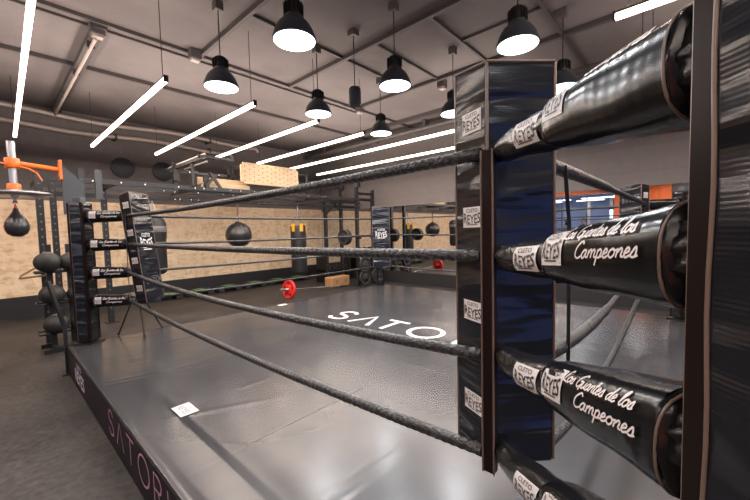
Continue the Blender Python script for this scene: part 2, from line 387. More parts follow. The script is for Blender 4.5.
while y > YS+.5:
    y2 = max(y-2.15, YS); o = B(XE-.006, XE+.012, y2+.0015, y-.0015, .322, 2.06).build('wall_mirror', 'mirror')
    tag(o, 'tall frameless mirror pane on the brown block wall, behind the ring' if k else 'tall frameless mirror pane meeting the wood-clad wall at the corner', 'mirror', 'mirror panes along the block wall')
    if k: o['label'] = ['', 'frameless mirror pane showing the reflected red weight plate', 'frameless mirror pane next past the blue-looking post pad', 'frameless mirror pane reflecting the blue-lit lounge', 'frameless mirror pane reflecting the orange partition', 'mirror pane behind the black post pad'][min(k, 5)]
    y = y2; k += 1
# south windows
for i in range(4):
    x0 = -3.4+i*1.5
    struct('window_%d' % (i+1), B(x0+.05, x0+1.45, YS-.1, YS-.08, .17, 2.10), 'blue_window')
struct('trim_1', MB().box(-3.4, 2.6, YS-.12, YS+.02, .12, .18).box(-3.4, 2.6, YS-.12, YS+.02, 2.09, 2.15).box(-3.4, -3.34, YS-.12, YS+.02, .12, 2.15).box(2.54, 2.6, YS-.12, YS+.02, .12, 2.15)
       .box(-1.94, -1.86, YS-.12, YS+.02, .18, 2.09).box(-.44, -.36, YS-.12, YS+.02, .18, 2.09).box(1.06, 1.14, YS-.12, YS+.02, .18, 2.09), 'joist')
# lounge beyond the west opening
struct('wall_lounge', MB().box(XW-4.2, XW-4.05, YS, YN, 0, H).box(XW-4.05, XW-.15, 7.4, 7.5, 0, H).box(XW-4.05, XW-.15, .2, .3, 0, H), 'lounge')
fr = thing('glass_partition', 'orange-framed glass partition of the blue-lit lounge, seen in the mirror', 'glass partition', (XW, 4.2, 0))
MB().box(-.12, .04, -2.07, 2.2, 2.84, 3.05).box(-.12, .04, 2.1, 2.2, 0, 2.78).build('frame', 'orange_panel', fr)
for i in range(4): B(-.05, -.04, -2.02+i*1.03, -1.03+i*1.03, 0.02, 2.78).build('pane', 'glass', fr)
MB().box(-.07, -.02, -1.035, -1.0, 0, 2.78).box(-.07, -.02, -.005, .03, 0, 2.78).box(-.07, -.02, 1.025, 1.06, 0, 2.78).build('mullion', 'black_steel', fr)
op = thing('orange_partition', 'bright orange ribbed partition panel seen in the mirror behind the ring', 'partition', (XW, 1.2, 0))
mb = B(.0, .06, -.95, .93, 0, 3.05)
for i in range(8): mb.box(.06, .085, -.95+i*.25, -.87+i*.25, 0, 3.05)
mb.build('panel_sheet', 'orange_panel', op)
lc = MB()
for i, (yy, mname) in enumerate(((2.6, 'lounge_wood'), (3.6, 'lounge_wood'), (4.6, 'lounge_wood'), (5.6, 'lounge_wood'))):
    o = B(XW-3.1, XW-2.95, yy, yy+.14, 0, H).build('lounge_column', mname)
    tag(o, 'slim pale column inside the blue-lit lounge, seen in the mirror', 'column', 'pale columns in the lounge'); o['kind'] = 'structure'
for i, (xx, yy, ww, ll) in enumerate(((-5.4, 2.9, .35, 1.3), (-5.6, 4.9, .35, 1.6), (-6.9, 3.5, .3, 1.2), (-6.9, 5.4, .3, 1.2))):
    o = thing('ceiling_led_panel', ['long white light panel nearest the orange partition, lounge ceiling', 'long white light panel over the glass, lounge ceiling', 'short white light panel deeper in the lounge beside the first column', 'short white light panel deepest in the lounge'][i], 'ceiling light', (xx, yy, 2.72), 0, 'lounge ceiling lights')
    B(-ww/2, ww/2, -ll/2, ll/2, -.04, 0).build('diffuser', 'led', o); B(-ww/2-.02, ww/2+.02, -ll/2-.02, ll/2+.02, 0, .03).build('housing', 'black_steel', o)
    MB().bar((0, -ll/3, .03), (0, -ll/3, .2), .006).bar((0, ll/3, .03), (0, ll/3, .2), .006).build('cable', 'black_steel', o)
sl = thing('light_column', 'upright white light strip beside the orange partition, in the mirror', 'light strip', (XW-.4, 2.3, 0))
B(-.05, .05, -.05, .05, 1.0, 2.1).build('diffuser', 'led', sl); MB().box(-.06, .06, -.08, .08, 0, 1.0).box(-.06, .06, -.08, .08, 2.1, 2.16).build('housing', 'black_steel', sl)

struct('ceiling_lounge', B(XW-4.05, XW-.15, .3, 7.4, 2.92, 3.0), 'lounge_ceil')
# ceiling steelwork: (a, b, width, height)
Z = H-.035
segs = [((XW, 4.62), (XE, 4.62), .05, .06), ((XW, 4.80), (4.3, 4.80), .035, .04), ((XW, 6.08), (XE, 6.08), .07, .08),
        ((.02, 4.66), (.02, 8.65), .20, .10), ((1.09, -4.2), (1.09, 4.62), .07, .08), ((2.52, -4.2), (2.52, 4.62), .08, .08), ((4.06, -4.2), (4.06, 4.62), .10, .08),
        ((1.09, 3.3), (4.06, 3.3), .045, .05), ((2.52, 1.88), (4.3, 1.88), .05, .06), ((2.52, 2.72), (4.3, 2.72), .04, .05), ((2.52, .88), (5.4, .88), .055, .06), ((5.35, -4.2), (5.35, 8.65), .10, .12), ((3.3, .9), (3.3, 1.9), .04, .04), ((-1.4, -4.2), (-1.4, 4.62), .07, .08)]
for i, (a, b, wd, hg) in enumerate(segs):
    struct('trim_%d' % (i+2), MB().beam((a[0], a[1], H-hg*.35), (b[0], b[1], H-hg*.35), wd*.62, hg*.7), 'joist')
cp = [((-.02, 8.5), (-.02, 4.75), .018, 'steel conduit along the ceiling beam above the orange bracket', 'duct'), ((5.75, -4.1), (5.75, 8.5), .06, 'large round pipe under the ceiling beside the mirror wall', 'pipe')]
for (a, b, r, lb, mt) in cp:
    o = thing('ceiling_pipe', lb, 'pipe', ((a[0]+b[0])/2, (a[1]+b[1])/2, H-.17)); d = (b[1]-a[1])/2
    MB().tube([(0, -d, 0), (0, d, 0)], r, 12).build('tube', mt, o)
    for q in (-.85, -.3, .3, .85): B(-r-.02, r+.02, d*q-.03, d*q+.03, -.01, .17 if r > .05 else .07).build('clamp', 'joist', o)
for i, (zz, x0, x1, yy) in enumerate(((3.72, XW+.1, 3.9, 8.42), (3.48, XW+.1, 3.2, 8.46))):
    pts = [(x0+(x1-x0)*t/20, yy, zz+.03*math.sin(t*.9)) for t in range(21)]
    pts += [(x1+.12, yy, zz-.02), (x1+.18, yy, zz-.1)]
    o = thing('wall_pipe', ['upper of the two steel pipes high on the block wall', 'lower of the two steel pipes high on the block wall'][i], 'pipe', (0, 0, 0))
    MB().tube(pts, .045, 12).build('tube', 'duct', o)
    for q in (-3, -1.2, .9, 2.8): B(q-.02, q+.02, yy-.05, YN, zz-.05, zz+.06).build('bracket', 'joist', o)
jb = [(1.0, 4.55, 'beside the pendant lamp over the banner side'), (4.06, 4.5, 'where the joist meets the cable tray'), (4.2, 2.72, 'above the lamp near the mirror wall'), (.0, 4.75, 'at the end of the steel conduit')]
for i, (xx, yy, lb) in enumerate(jb):
    o = thing('junction_box', 'small dark ceiling junction box '+lb, 'junction box', (xx, yy, H)); B(-.07, .07, -.06, .06, -.13, 0, .01).build('box_shell', 'pipe', o)
    B(-.05, .05, -.04, .04, -.15, -.13).build('lid', 'duct', o)

# ------------------------------------------------------------------ lights
def led_tube(x, y0, y1, label, group, z=3.0):
    o = thing('led_tube_light', label, 'tube light', (x, (y0+y1)/2, z), 0, group); d = (y1-y0)/2
    B(-.019, .019, -d, d, -.022, .018).build('diffuser', 'tube_lens', o)
    B(-.018, .018, -d, d, .018, .036).build('housing', 'tube_body', o)
    for up_, zz in ((0, -.024), (1, .038)):
        ld = bpy.data.lights.new('tube_light', 'AREA'); ld.shape = 'RECTANGLE'; ld.size = .036; ld.size_y = 2*d-.02
        ld.energy = TUBE_W*2*d*(1.0 if not up_ else .9); ld.color = (1, .83, .72)
        lo = bpy.data.objects.new('tube_light', ld); COL.objects.link(lo); lo.parent = o; lo.location = (0, 0, zz); lo.rotation_euler = (PI*up_, 0, 0)
    B(-.021, .021, -d-.015, -d, -.025, .04).build('end_cap', 'black_steel', o); B(-.021, .021, d, d+.015, -.025, .04).build('end_cap', 'black_steel', o)
    for s in (-1, 1): MB().bar((0, s*(d-.08), .035), (0, s*(d-.08), H-z), .004, 6).build('suspension_wire', 'black_steel', o)
    return o
tx = [-.665, .31, 1.28, 2.25, 3.19, 4.14, 5.20]
tl = ['warm LED tube farthest from the mirror, running over the orange bracket', 'warm LED tube over the two grey discs', 'warm LED tube ending above the pegboard', 'warm LED tube between the pendant lamps and the pegboard', 'warm LED tube with its end beside the smallest pendant lamp', 'long warm LED tube second from the mirror wall', 'long warm LED tube closest to the mirror wall']
for i, xx in enumerate(tx):
    o = led_tube(xx, (2.45 if i == 0 else 3.57) if i < 5 else 1.6, 7.3 if i not in (3, 4) else 6.9, tl[i], 'warm LED tubes over the wood wall side')
    if i == 0: o.rotation_euler.z = -.0186
tl2 = ['warm LED tube behind the camera above the banner side', 'warm LED tube behind the camera above the near post', 'warm LED tube whose end shows above the near turnbuckle cover', 'warm LED tube above the open ring side', 'warm LED tube of the back row closest to the mirror wall']
for i, xx in enumerate((.31, 1.28, 2.3, 3.25, 4.3)):  # only the third tube shows; the others are added for their light
    led_tube(xx, -3.6, .07, tl2[i], 'warm LED tubes over the open side')
for i, xx in enumerate((-2.2, -3.4)):  # invented tubes out of view, there to light the room
    led_tube(xx, -3.0, .7, ['warm LED tube over the open floor left behind the camera', 'warm LED tube over the open floor beside the lounge'][i], 'warm LED tubes over the open floor')
    led_tube(xx, 3.3, 7.0, ['warm LED tube over the floor before the speed bag', 'warm LED tube over the floor beside the lounge glass'][i], 'warm LED tubes over the open floor')
def bay_lamp(x, y, label, z=3.0):
    o = thing('pendant_lamp', label, 'pendant lamp', (x, y, z), 0, 'industrial bay lamps over the ring')
    MB().lathe([(.172, 0), (.178, .004), (.178, .018), (.165, .05), (.15, .09), (.125, .13), (.09, .165), (.062, .185), (.058, .19)], 28).build('shade', 'lamp_shell', o)
    MB().lathe([(.001, -.002), (.168, -.002), (.168, .004)], 28).build('lens', 'lamp_lens', o)
    g = MB().lathe([(.06, .185), (.066, .2), (.066, .29), (.055, .31), (.02, .325)], 20)
    for q in range(16):
        a = q*PI/8; g.beam((.06*math.cos(a), .06*math.sin(a), .245), (.082*math.cos(a), .082*math.sin(a), .245), .005, .09)
    g.build('cap', 'black_steel', o)
    MB().bar((0, 0, .32), (0, 0, H-z-.08), .006).build('cord', 'black_steel', o)
    B(-.045, .045, -.045, .045, H-z-.09, H-z, .01).build('canopy', 'pipe', o)
    ld = bpy.data.lights.new('bay_light', 'AREA'); ld.shape = 'DISK'; ld.size = .32; ld.energy = LAMP_W; ld.color = (.95, .97, 1)
    lo = bpy.data.objects.new('bay_light', ld); COL.objects.link(lo); lo.parent = o; lo.location = (0, 0, -.02)
    return o
L1 = 'dark dome pendant lamp '
for xx, yy, lb in ((.80, 2.06, 'largest in view, top centre, glowing white'), (.79, 3.38, 'hanging between the second and third LED tubes'), (2.08, 3.35, 'beside the hanging black cylinder speaker, lower left of it'),
                   (2.10, 2.05, 'just past the black cylinder speaker over the ring centre'), (3.41, 3.40, 'smallest in view, farthest into the corner'), (3.40, 2.07, 'partly hidden behind the top of the tall corner pad'),
                   (2.19, .76, 'large, hanging above the tall corner pad'), (3.53, .74, 'between the tall corner pad and the top turnbuckle cover'), (.8, .75, 'directly over the near corner, just above the view')):
    bay_lamp(xx, yy, L1+lb)
for xx, yy, lb in ((-1.6, -.7, 'behind the camera over the open floor'), (-1.6, -2.6, 'behind the camera beside the dusk windows'), (.8, -2.6, 'over the open floor past the near corner'), (-1.9, 2.2, 'over the open floor beside the banner side')):
    bay_lamp(xx, yy, L1+lb)  # extra lamps outside the view, added because the scene needs their light
sp = thing('ceiling_speaker', 'black cylinder speaker hanging on a cord among the pendant lamps', 'speaker', (2.16, 2.73, 2.98))
MB().lathe([(.06, 0), (.075, .01), (.075, .19), (.06, .215), (.02, .23)], 20).build('body', 'lamp_shell', sp)
MB().bar((0, 0, .22), (0, 0, H-2.98-.06), .006).build('cord', 'black_steel', sp); B(-.05, .05, -.05, .05, H-2.98-.07, H-2.98).build('canopy', 'pipe', sp)

# ------------------------------------------------------------------ ring platform
LX, LY, E, EN, ZC = 4.12, 4.08, .49, .34, .30
rp = thing('ring_platform', 'low boxing ring platform with grey vinyl canvas and dark banner skirt', 'boxing ring platform', (0, 0, 0))
B(-E+.02, LX+E-.02, -E+.02, LY+EN-.02, 0, .27).build('base_frame', 'black_panel', rp)
from mathutils import noise as mn
_cr = random.Random(12); CREASE = []
for _q in range(34):    # tension creases of the vinyl, most of them near the edges
    _cx = _cr.uniform(-.3, LX+.3); _cy = _cr.uniform(-.3, LY+.2)
    if _q < 18: _cx = _cr.uniform(-.44, .5)
    _an = _cr.uniform(-.5, .5)+(0 if _q < 22 else 1.2); CREASE.append((_cx, _cy, math.cos(_an), math.sin(_an), _cr.uniform(.12, .45), _cr.uniform(.012, .022), _cr.uniform(.0008, .0022)))
def ch(x, y):
    h = .0042*mn.noise((x*1.3, y*1.3, .3))+.0016*mn.noise((x*3.1, y*2.2, 4.1))+.0005*mn.noise((x*8, y*6, 7.7))
    for cx, cy, c, sn, L, wd, hh in CREASE:
        dx, dy = x-cx, y-cy
        if abs(dx) > .6 or abs(dy) > .6: continue
        a = dx*c+dy*sn; b = -dx*sn+dy*c
        if abs(b) < wd*3 and abs(a) < L*1.5: h += hh*math.exp(-(b/wd)**2-(a/L)**4)
    return max(-.008, min(0.0, h-.004))
cvm = MB(); nx, ny = 290, 270
_xs = [-E+(LX+2*E)*i/nx for i in range(nx+1)]; _ys = [-E+(LY+E+EN)*j/ny for j in range(ny+1)]
cvm.add([(x, y, ZC+ch(x, y)-(.004 if i in (0, nx) or j in (0, ny) else 0)) for j, y in enumerate(_ys) for i, x in enumerate(_xs)], [[j*(nx+1)+i, j*(nx+1)+i+1, (j+1)*(nx+1)+i+1, (j+1)*(nx+1)+i] for j in range(ny) for i in range(nx)], True)
for (p0, p1) in (((-E, -E), (LX+E, -E)), ((LX+E, -E), (LX+E, LY+EN)), ((LX+E, LY+EN), (-E, LY+EN)), ((-E, LY+EN), (-E, -E))):
    cvm.add([(p0[0], p0[1], .24), (p1[0], p1[1], .24), (p1[0], p1[1], ZC-.003), (p0[0], p0[1], ZC-.003)], [[0, 1, 2, 3]])
cv = cvm.build('canvas', 'canvas', rp)
def seam(a, b):
    n = 160; g = MB(); p = [(a[0]+(b[0]-a[0])*i/n, a[1]+(b[1]-a[1])*i/n) for i in range(n+1)]
    ribbon(g, p, .011, lambda x, y: (x, y, ZC+ch(x, y)+.0008)); g.build('seam_tape', 'seam', cv)
seam((-E+.02, 1.35), (LX+E-.02, 1.35)); seam((-E+.02, 2.75), (LX+E-.02, 2.75)); seam((1.5, -E+.02), (1.5, LY+EN-.02)); seam((3.0, -E+.02), (3.0, LY+EN-.02))
flat = lambda u, v: (v, -u, ZC+ch(v, -u)+.0018)
t = MB(); cen = [-3.08, -2.64, -2.26, -1.76, -1.22, -.80]
satori(t, 0, 2.0, .38, flat, wd=.15, xs=1.0, centers=cen)
o = t.build('lettering', 'white', cv); tag(o, 'white SATORI lettering across the canvas')
sk = B(-E-.006, -E, -E, LY+EN, 0.01, .285).build('banner_skirt', 'skirt', rp)
S = lambda u, v: (-E-.0075, -u, v)
t = MB(); satori(t, -2.56, .095, .165, S, gap=.42, wd=.085, xs=1.18, bar=False)
t.build('lettering', 'pink', sk)
put_text(MB(), 'CLETO', -3.86, -3.62, .215, .26, S).build('lettering', 'lilac', sk); put_text(MB(), 'REYES', -3.95, -3.5, .07, .195, S).build('lettering', 'lilac', sk)
t = MB(); satori(t, -.55, .105, .155, S, gap=.42, wd=.075, xs=.95); t.build('lettering', 'pink', sk)
t = MB()
random.seed(9)
B(-E, LX+E, -E-.006, -E, .01, .285).build('banner_skirt', 'skirt', rp)
B(LX+E, LX+E+.006, -E, LY+EN, .01, .285).build('banner_skirt', 'skirt', rp)
B(-E, LX+E, LY+EN, LY+EN+.006, .01, .285).build('banner_skirt', 'skirt', rp)
# floor stickers
def sticker(cx, cy, wx, wy, ang, label, txt=True):
    o = thing('canvas_sticker', label, 'sticker', (cx, cy, ZC+.0015), ang, 'white stickers on the canvas')
    p = B(-wx/2, wx/2, -wy/2, wy/2, 0, .0012).build('label_sheet', 'patchw', o)
    if txt:
        Sx = lambda u, v: (u, v, .0024)
        g = MB(); put_text(g, 'CLETO', -wx*.2, wx*.2, wy*.2, wy*.36, Sx); put_text(g, 'REYES', -wx*.38, wx*.38, -wy*.26, wy*.12, Sx)
        g.build('lettering', 'grey_print', p)
sticker(-.19, 2.02, .17, .11, R(-90), 'white printed label stuck on the canvas close to the banner edge')
sticker(2.04, -.20, .12, .15, R(-90), 'white printed label on the canvas beyond the open ring side')
sticker(2.05, 4.34, .14, .10, 0, 'small white label on the canvas edge below the red weight plate', False)

# ------------------------------------------------------------------ corners
HZ = [.448+.9, .448+.6, .448+.3, .448]         # rope heights above canvas, top first
CN = {'A': ((0, 0), 225, 'of the near corner', -1), 'B': ((0, LY), 135, 'of the corner by the speed bag', 1),
      'C': ((LX, LY), 45, 'of the corner between the wood wall and the mirror', 1), 'D': ((LX, 0), -45, 'of the mirror-side corner in front of the orange partition', 1)}
LV = ['top', 'second', 'third', 'bottom']
def cover(c, k):
    (cx, cy), rz, where, side = CN[c]
    near = c == 'A'
    X0, X1 = (.285, .585) if near else (-.01, .32)
    ra, rb_ = (.047, .065) if near else (.054, .064)
    o = thing('turnbuckle_sleeve', 'black padded turnbuckle sleeve, %s level, %s' % (LV[k], where), 'turnbuckle pad', (cx, cy, ZC+HZ[k]), R(rz), 'turnbuckle sleeves ' + where)
    rise = [-.036, .043, .10, .15][k] if near else 0
    zo = [.0, .0, .012, .03][k] if near else 0
    ax = lambda x: Vector((x, 0, zo+rise*max(0, (x-.08)/.49)))
    ph = k*1.7
    rad = lambda x: ra+(rb_-ra)*min(1, max(0, (x-X0)/(X1-X0)))**.8
    se = lambda a: 1.03*(abs(math.cos(a))**2.7+abs(math.sin(a))**2.7)**(-1/2.7)
    n = 26; xs = [X0-.02, X0-.008, X0]+[X0+(X1-X0)*i/n for i in range(1, n+1)]
    rr = [rad(X0)*.72, rad(X0)*.9, rad(X0)*.97]+[rad(q) for q in xs[3:]]
    def rf(i, a, r): return r*se(a)*(1+.012*math.sin(3*a+ph+i*.35)+.010*math.sin(2*a-i*.5+ph))
    sl = MB().tube([ax(q) for q in xs], rr, 32, rfun=rf, cap=False)
    R1 = rad(X1)
    sl.tube([ax(q) for q in (X1, X1+.010, X1+.016, X1+.010, X1-.01)], [R1, R1, R1*.93, R1*.84, R1*.7], 32, rfun=lambda i, a, r: r*se(a)*(1+.03*math.sin(9*a+i)), cap=False)
    slv = sl.build('sleeve', 'cover_vinyl', o)
    c1 = ax(X1)
    MB().lathe([(R1*.2, X1-.02), (R1*.9, X1-.012)], 24, (0, 0, c1.z), 'x').build('end_fold', 'vinyl', o)
    MB().tube([Vector((X1+.002, R1*1.02*se(a*PI/18)*math.sin(a*PI/18), c1.z+R1*1.02*se(a*PI/18)*math.cos(a*PI/18))) for a in range(36)], .0018, 6, closed=True).build('piping', 'piping', o)
    gx = [X1-.006, X1+.006, X1+.016, X1+.026, X1+.036, X1+.044]; gr = [R1*.93, R1*.97, R1*.90, R1*.93, R1*.84, R1*.74]
    MB().tube([ax(q) for q in gx], gr, 56, rfun=lambda i, a, r: r*(1+.05*math.sin(13*a+i*.7+ph)+.03*math.sin(21*a+i)), cap=False).build('gathered_hem', 'vinyl', o)
    ex = [-.02, 0, .03, .06, .10, .13, .16, .19, .22, .25, .28, X0+.015] if near else [-.09, -.075, -.06, -.04, -.02, .0, X0+.02]
    er = [.018, .030, .036, .038, .040, .041, .0415, .042, .043, .044, .045, .046] if near else [.020, .036, .042, .043, .046, .050, .054]
    ep = MB().tube([ax(q) for q in ex], er, 26, rfun=lambda i, a, r: r*(1+.05*math.sin(4*a+i*.9+ph)+.03*math.sin(7*a-i))).build('end_piece', 'vinyl', o)
    PX = .64 if near else .375
    MB().bar(ax(X1-.05), ax(PX+.03), .012, 10).build('eye_bolt', 'steel', o)
    z = ax(X1+.04).z
    MB().box(X1+.01, PX, -.040, .030, z-.016, z+.012, .004).build('bracket', 'orange', o)
    def Ssl(u, v, off=.0022):
        xx = u if side < 0 else (X0+X1-u)
        R0 = rad(xx); phi = v/R0; r = R0*se(phi)*1.016+off
        p = ax(xx); return Vector((xx, side*r*math.cos(phi), p.z+r*math.sin(phi)))
    if near:
        A0 = [.030, .018, .018, .02][k]
        reyes_patch(slv, .296, .372, A0-.030, A0+.030, Ssl, .001)
        A0 = [.060, .018, .018, .02][k]
        t = MB(); S2 = lambda u, v: Ssl(u, v, .0022)
        cursive(t, 'Los Guantes de los', .372, .545, A0+.012, .0100, S2, .26)
        cursive(t, 'Campeones', .415, .555, A0-.018, .0115, S2, .26)
    else:
        A0 = .012; t = MB(); S2 = lambda u, v: Ssl(u, v, .0022)
        reyes_patch(slv, X0+.006, X0+.07, A0-.032, A0+.032, Ssl, .001)
        cursive(t, 'Los Guantes de los', X0+.085, X1-.02, A0+.008, .010, S2, .24)
        cursive(t, 'Campeones', X0+.12, X1-.05, A0-.024, .010, S2, .24)
    t.build('lettering', 'script', slv)
    def Sep(u, v, off=.0022):
        r = .044+off; phi = v/r; return Vector((u, side*r*math.cos(phi), ax(u).z+r*math.sin(phi)))
    if near: reyes_patch(ep, .155, .262, -.030, .030, Sep, .0022)
    elif c == 'B': reyes_patch(ep, -.075, -.03, -.02, .02, Sep, -.004)
    return o
for c in 'ABCD':
    for k in range(4): cover(c, k)

def post(c):
    (cx, cy), rz, where, side = CN[c]
    a = R(rz); off = .714 if c == 'A' else .45
    hw = .08 if c == 'A' else .075
    o = thing('ring_post', 'ring post in black vinyl pad, '+where.replace('of ', 'at '), 'ring post', (cx+off*math.cos(a), cy+off*math.sin(a), 0), a, 'ring posts')
    g = B(-.04, .04, -.04, .04, ZC, 1.85 if c != 'A' else 1.95, .004)
    g.build('steel_tube', 'orange' if c in 'A' else 'gunmetal', o)
    zb = ZC+.02
    pd = B(-hw, hw, -hw, hw, zb, 1.80 if c != 'A' else 2.02, .012)
    pad = pd.build('pad', 'pad_vinyl', o)
    # sewn borders and piping down the vertical edges
    zt = 1.80 if c != 'A' else 2.02
    p = MB()
    for sx in ((-1, 1) if c == 'A' else (1,)):
        for sy in ((-1, 1) if c == 'A' else (1,)):
            p.tube([(sx*(hw-.001), sy*(hw-.001), zb+(zt-zb)*i/30) for i in range(31)], .0022, 6)
            p.tube([(sx*(hw-.024+.0015*math.sin(i*1.1)), sy*(hw+.0012), zb+(zt-zb)*i/40) for i in range(41)], .0022, 6)
            p.tube([(sx*(hw+.0012), sy*(hw-.024+.0015*math.sin(i*1.3)), zb+(zt-zb)*i/40) for i in range(41)], .0022, 6)
    p.build('piping', 'piping', pad)
    b = MB()
    for sx in (-1, 1):
        for sy in (-1, 1):
            b.box(sx*hw-(.024 if sx > 0 else -.001), sx*hw+(.024 if sx < 0 else -.001), sy*hw-.001, sy*hw+.001, zb+.01, zt-.012)
            b.box(sx*hw-.001, sx*hw+.001, sy*hw-(.024 if sy > 0 else -.001), sy*hw+(.024 if sy < 0 else -.001), zb+.01, zt-.012)
    b.build('binding', 'strap', pad)
    if c != 'A': B(-.11, .11, -.09, .09, ZC, ZC+.012).build('base_plate', 'black_steel', o)
    else: B(-.09, .09, -.09, .09, ZC, ZC+.012).build('base_plate', 'black_steel', o)
for c in 'ABCD': post(c)

def corner_pad(c):
    (cx, cy), rz, where, side = CN[c]
    a = R(rz); inward = {'A': .02, 'B': .175, 'C': .06, 'D': .06}[c]; tilt = {'A': 0, 'B': .10, 'C': .03, 'D': .0}[c]
    lat = {'A': .058, 'B': .0, 'C': 0, 'D': 0}[c]
    o = thing('corner_pad', {'A': 'tall black vinyl corner pad with white patches down its narrow side, near corner', 'B': 'leaning black corner pad with white logo, beside the black uppercut bag', 'C': 'upright corner pad glowing blue with white logo, in front of the mirror edge', 'D': 'dark corner pad with SATORI lettering in front of orange partition reflection'}[c],
              'corner pad', (cx-inward*math.cos(a)-lat*math.sin(a), cy-inward*math.sin(a)+lat*math.cos(a), ZC), a, 'vertical corner pads', tilt)
    z0, z1 = (.42, 1.60) if c == 'A' else (.42, 1.56)
    poly = [(0, -.10), (0, .10), (-.145, .15), (-.145, -.15)] if c == 'A' else [(0, -.10), (0, .10), (-.145, .165), (-.145, -.165)]
    bm = bmesh.new(); n = 4
    bot = [bm.verts.new((x, y, z0)) for x, y in poly]; top = [bm.verts.new((x, y, z1+(.02 if x < -.1 else 0))) for x, y in poly]
    bm.faces.new(bot[::-1]); bm.faces.new(top)
    for i in range(4): bm.faces.new([bot[i], bot[(i+1) % 4], top[(i+1) % 4], top[i]])
    bmesh.ops.bevel(bm, geom=bm.edges[:], offset=.007, segments=2, affect='EDGES')
    bmesh.ops.recalc_face_normals(bm, faces=bm.faces)
    me = bpy.data.meshes.new('cushion'); bm.to_mesh(me); bm.free(); me.materials.append(M['pad_vinyl'])
    cu = bpy.data.objects.new('cushion', me); COL.objects.link(cu); cu.parent = o
    p = MB()
    for (x, y) in poly:
        zt = z1+(.02 if x < -.1 else 0); p.tube([(x*.985-.001, y*.985, z0+.01), (x*.985-.001, y*.985, zt-.004)], .0042, 6)
    for i in range(4):
        (xa, ya), (xb, yb) = poly[i], poly[(i+1) % 4]
        p.tube([(xa*.985, ya*.985, z1-.002+(.02 if xa < -.1 else 0)), (xb*.985, yb*.985, z1-.002+(.02 if xb < -.1 else 0))], .0042, 6)
    p.build('piping', 'piping', o)
    # patches down the two narrow side faces
    d = Vector((-.145, -.05 if c == 'A' else -.065, 0)); L = d.length; d.normalize()
    for sd in (-1, 1):
        nrm = Vector((.05 if c == 'A' else .065, -.145, 0)).normalized()
        def Sd(u, v, off=.002):
            q = Vector((0, -.10, 0))+d*(L-u)+nrm*off; q.z = v; q.y *= -sd if sd < 0 else -1
            if sd < 0: q.y = (Vector((0, -.10, 0))+d*(L-u)+nrm*off).y
            return q
        if sd > 0:
            Sd0 = Sd
            Sd = lambda u, v, off=.002: (lambda q: Vector((q.x, abs(q.y), q.z)))(Sd0(L-u, v, off))
        if c == 'A' and sd > 0: continue
        for z in (1.44, 1.155, .865, .575):
            reyes_patch(cu, .04, .13, z-.022, z+.04, Sd, .001)
    # print on the inner face: u runs so that it reads from inside the ring
    if c != 'A':
        Si = lambda u, v, off=.0035: Vector((-.146-off, -u, v))
        if c in 'BC':
            reyes_patch(cu, -.12, .12, .95, 1.17, Si, .001, white=False)
            t = MB(); satori(t, -.115, .62, .05, lambda u, v: Si(u, v), gap=.33, wd=.14); t.build('lettering', 'grey_print', cu)
        else:
            t = MB(); satori(t, -.11, 1.38, .045, lambda u, v: Si(u, v), gap=.33, wd=.14); t.build('lettering', 'grey_print', cu)
    return o
for c in 'ABCD': corner_pad(c)
# vertical sleeve closing the ropes' ends at the near corner and rope spacer straps
ss = thing('rope_end_sleeve', 'narrow upright dark vinyl strip closing the rope ends at the near corner pad', 'rope sleeve', (-.006, .042, ZC))
B(-.015, .013, -.018, .018, .40, 1.352, .004).build('strip', 'strap', ss)
MB().tube([(-.016, -.017, .40+.952*i/20) for i in range(21)], .003, 6).tube([(-.016, .017, .40+.952*i/20) for i in range(21)], .003, 6).build('piping', 'piping', ss)

# ropes
sides = {'AB': ((0, .07), (0, LY-.03), 'banner side of the ring', [.022, .010, .055, .045]), 'AD': ((.07, 0), (LX-.03, 0), 'open side away from the wood wall', [-.012, .02, .155, .235]),
         'BC': ((.03, LY), (LX-.03, LY), 'wood wall side of the ring', [.015, .02, .02, .02]), 'DC': ((LX, .03), (LX, LY-.03), 'mirror side of the ring', [.015, .02, .02, .02])}
for sd, (a, b, nm, sag) in sides.items():
    near = sd in ('AB', 'AD'); N = 820 if near else 120
    for k in range(4):
        z = ZC+HZ[k]; pts = []
        L = math.hypot(b[0]-a[0], b[1]-a[1])
        for i in range(N+1):
            t = i/N; s = 4*t*(1-t) if sd != 'AD' else (math.sin(PI*min(1, t**.62)))
            pts.append((a[0]+(b[0]-a[0])*t, a[1]+(b[1]-a[1])*t, z-sag[k]*s))
        r0 = .0185 if near else .014
        rnd = random.Random(k*7+len(sd)); ph = [rnd.uniform(-.05, .05) for _ in range(N+1)]
        if near:
            rf = lambda i, an, r: r*(1+.06*math.sin(an-i*L/N*2*PI/.030)+ph[i]*math.sin(an*2+i))
            rd = [r0*(1.35 if (sd == 'AD' and i*L/N < 1.6 and k in (0, 2)) else 1.0) for i in range(N+1)]
            rd = [sum(rd[max(0, i-24):i+25])/len(rd[max(0, i-24):i+25]) for i in range(N+1)]
            mb = MB().tube(pts, rd, 14, rfun=rf)
        else: mb = MB().tube(pts, r0, 10)
        o = mb.build('ring_rope', 'wrap')
        tag(o, 'black tape-wrapped ring rope, %s of four, %s' % (LV[k], nm), 'ring rope', 'ropes on the ' + nm)
def strap(pts, label):
    o = MB()
    for (p, q) in zip(pts[:-1], pts[1:]): o.beam(p, q, .005, .014)
    o = o.build('rope_spacer_strap', 'leather'); tag(o, label, 'rope strap', 'straps tying the ropes together'); return o
strap([(.53, -.024, 1.665), (.60, -.024, 1.44), (.60, -.024, 1.0), (.60, -.024, .62)], 'thin black strap tying the open-side ropes together beside the near corner')
strap([(-.024, 3.92, 1.68), (-.024, 3.95, 1.2), (-.024, 3.95, .72)], 'thin black strap tying the banner-side ropes together beside the leaning pad')

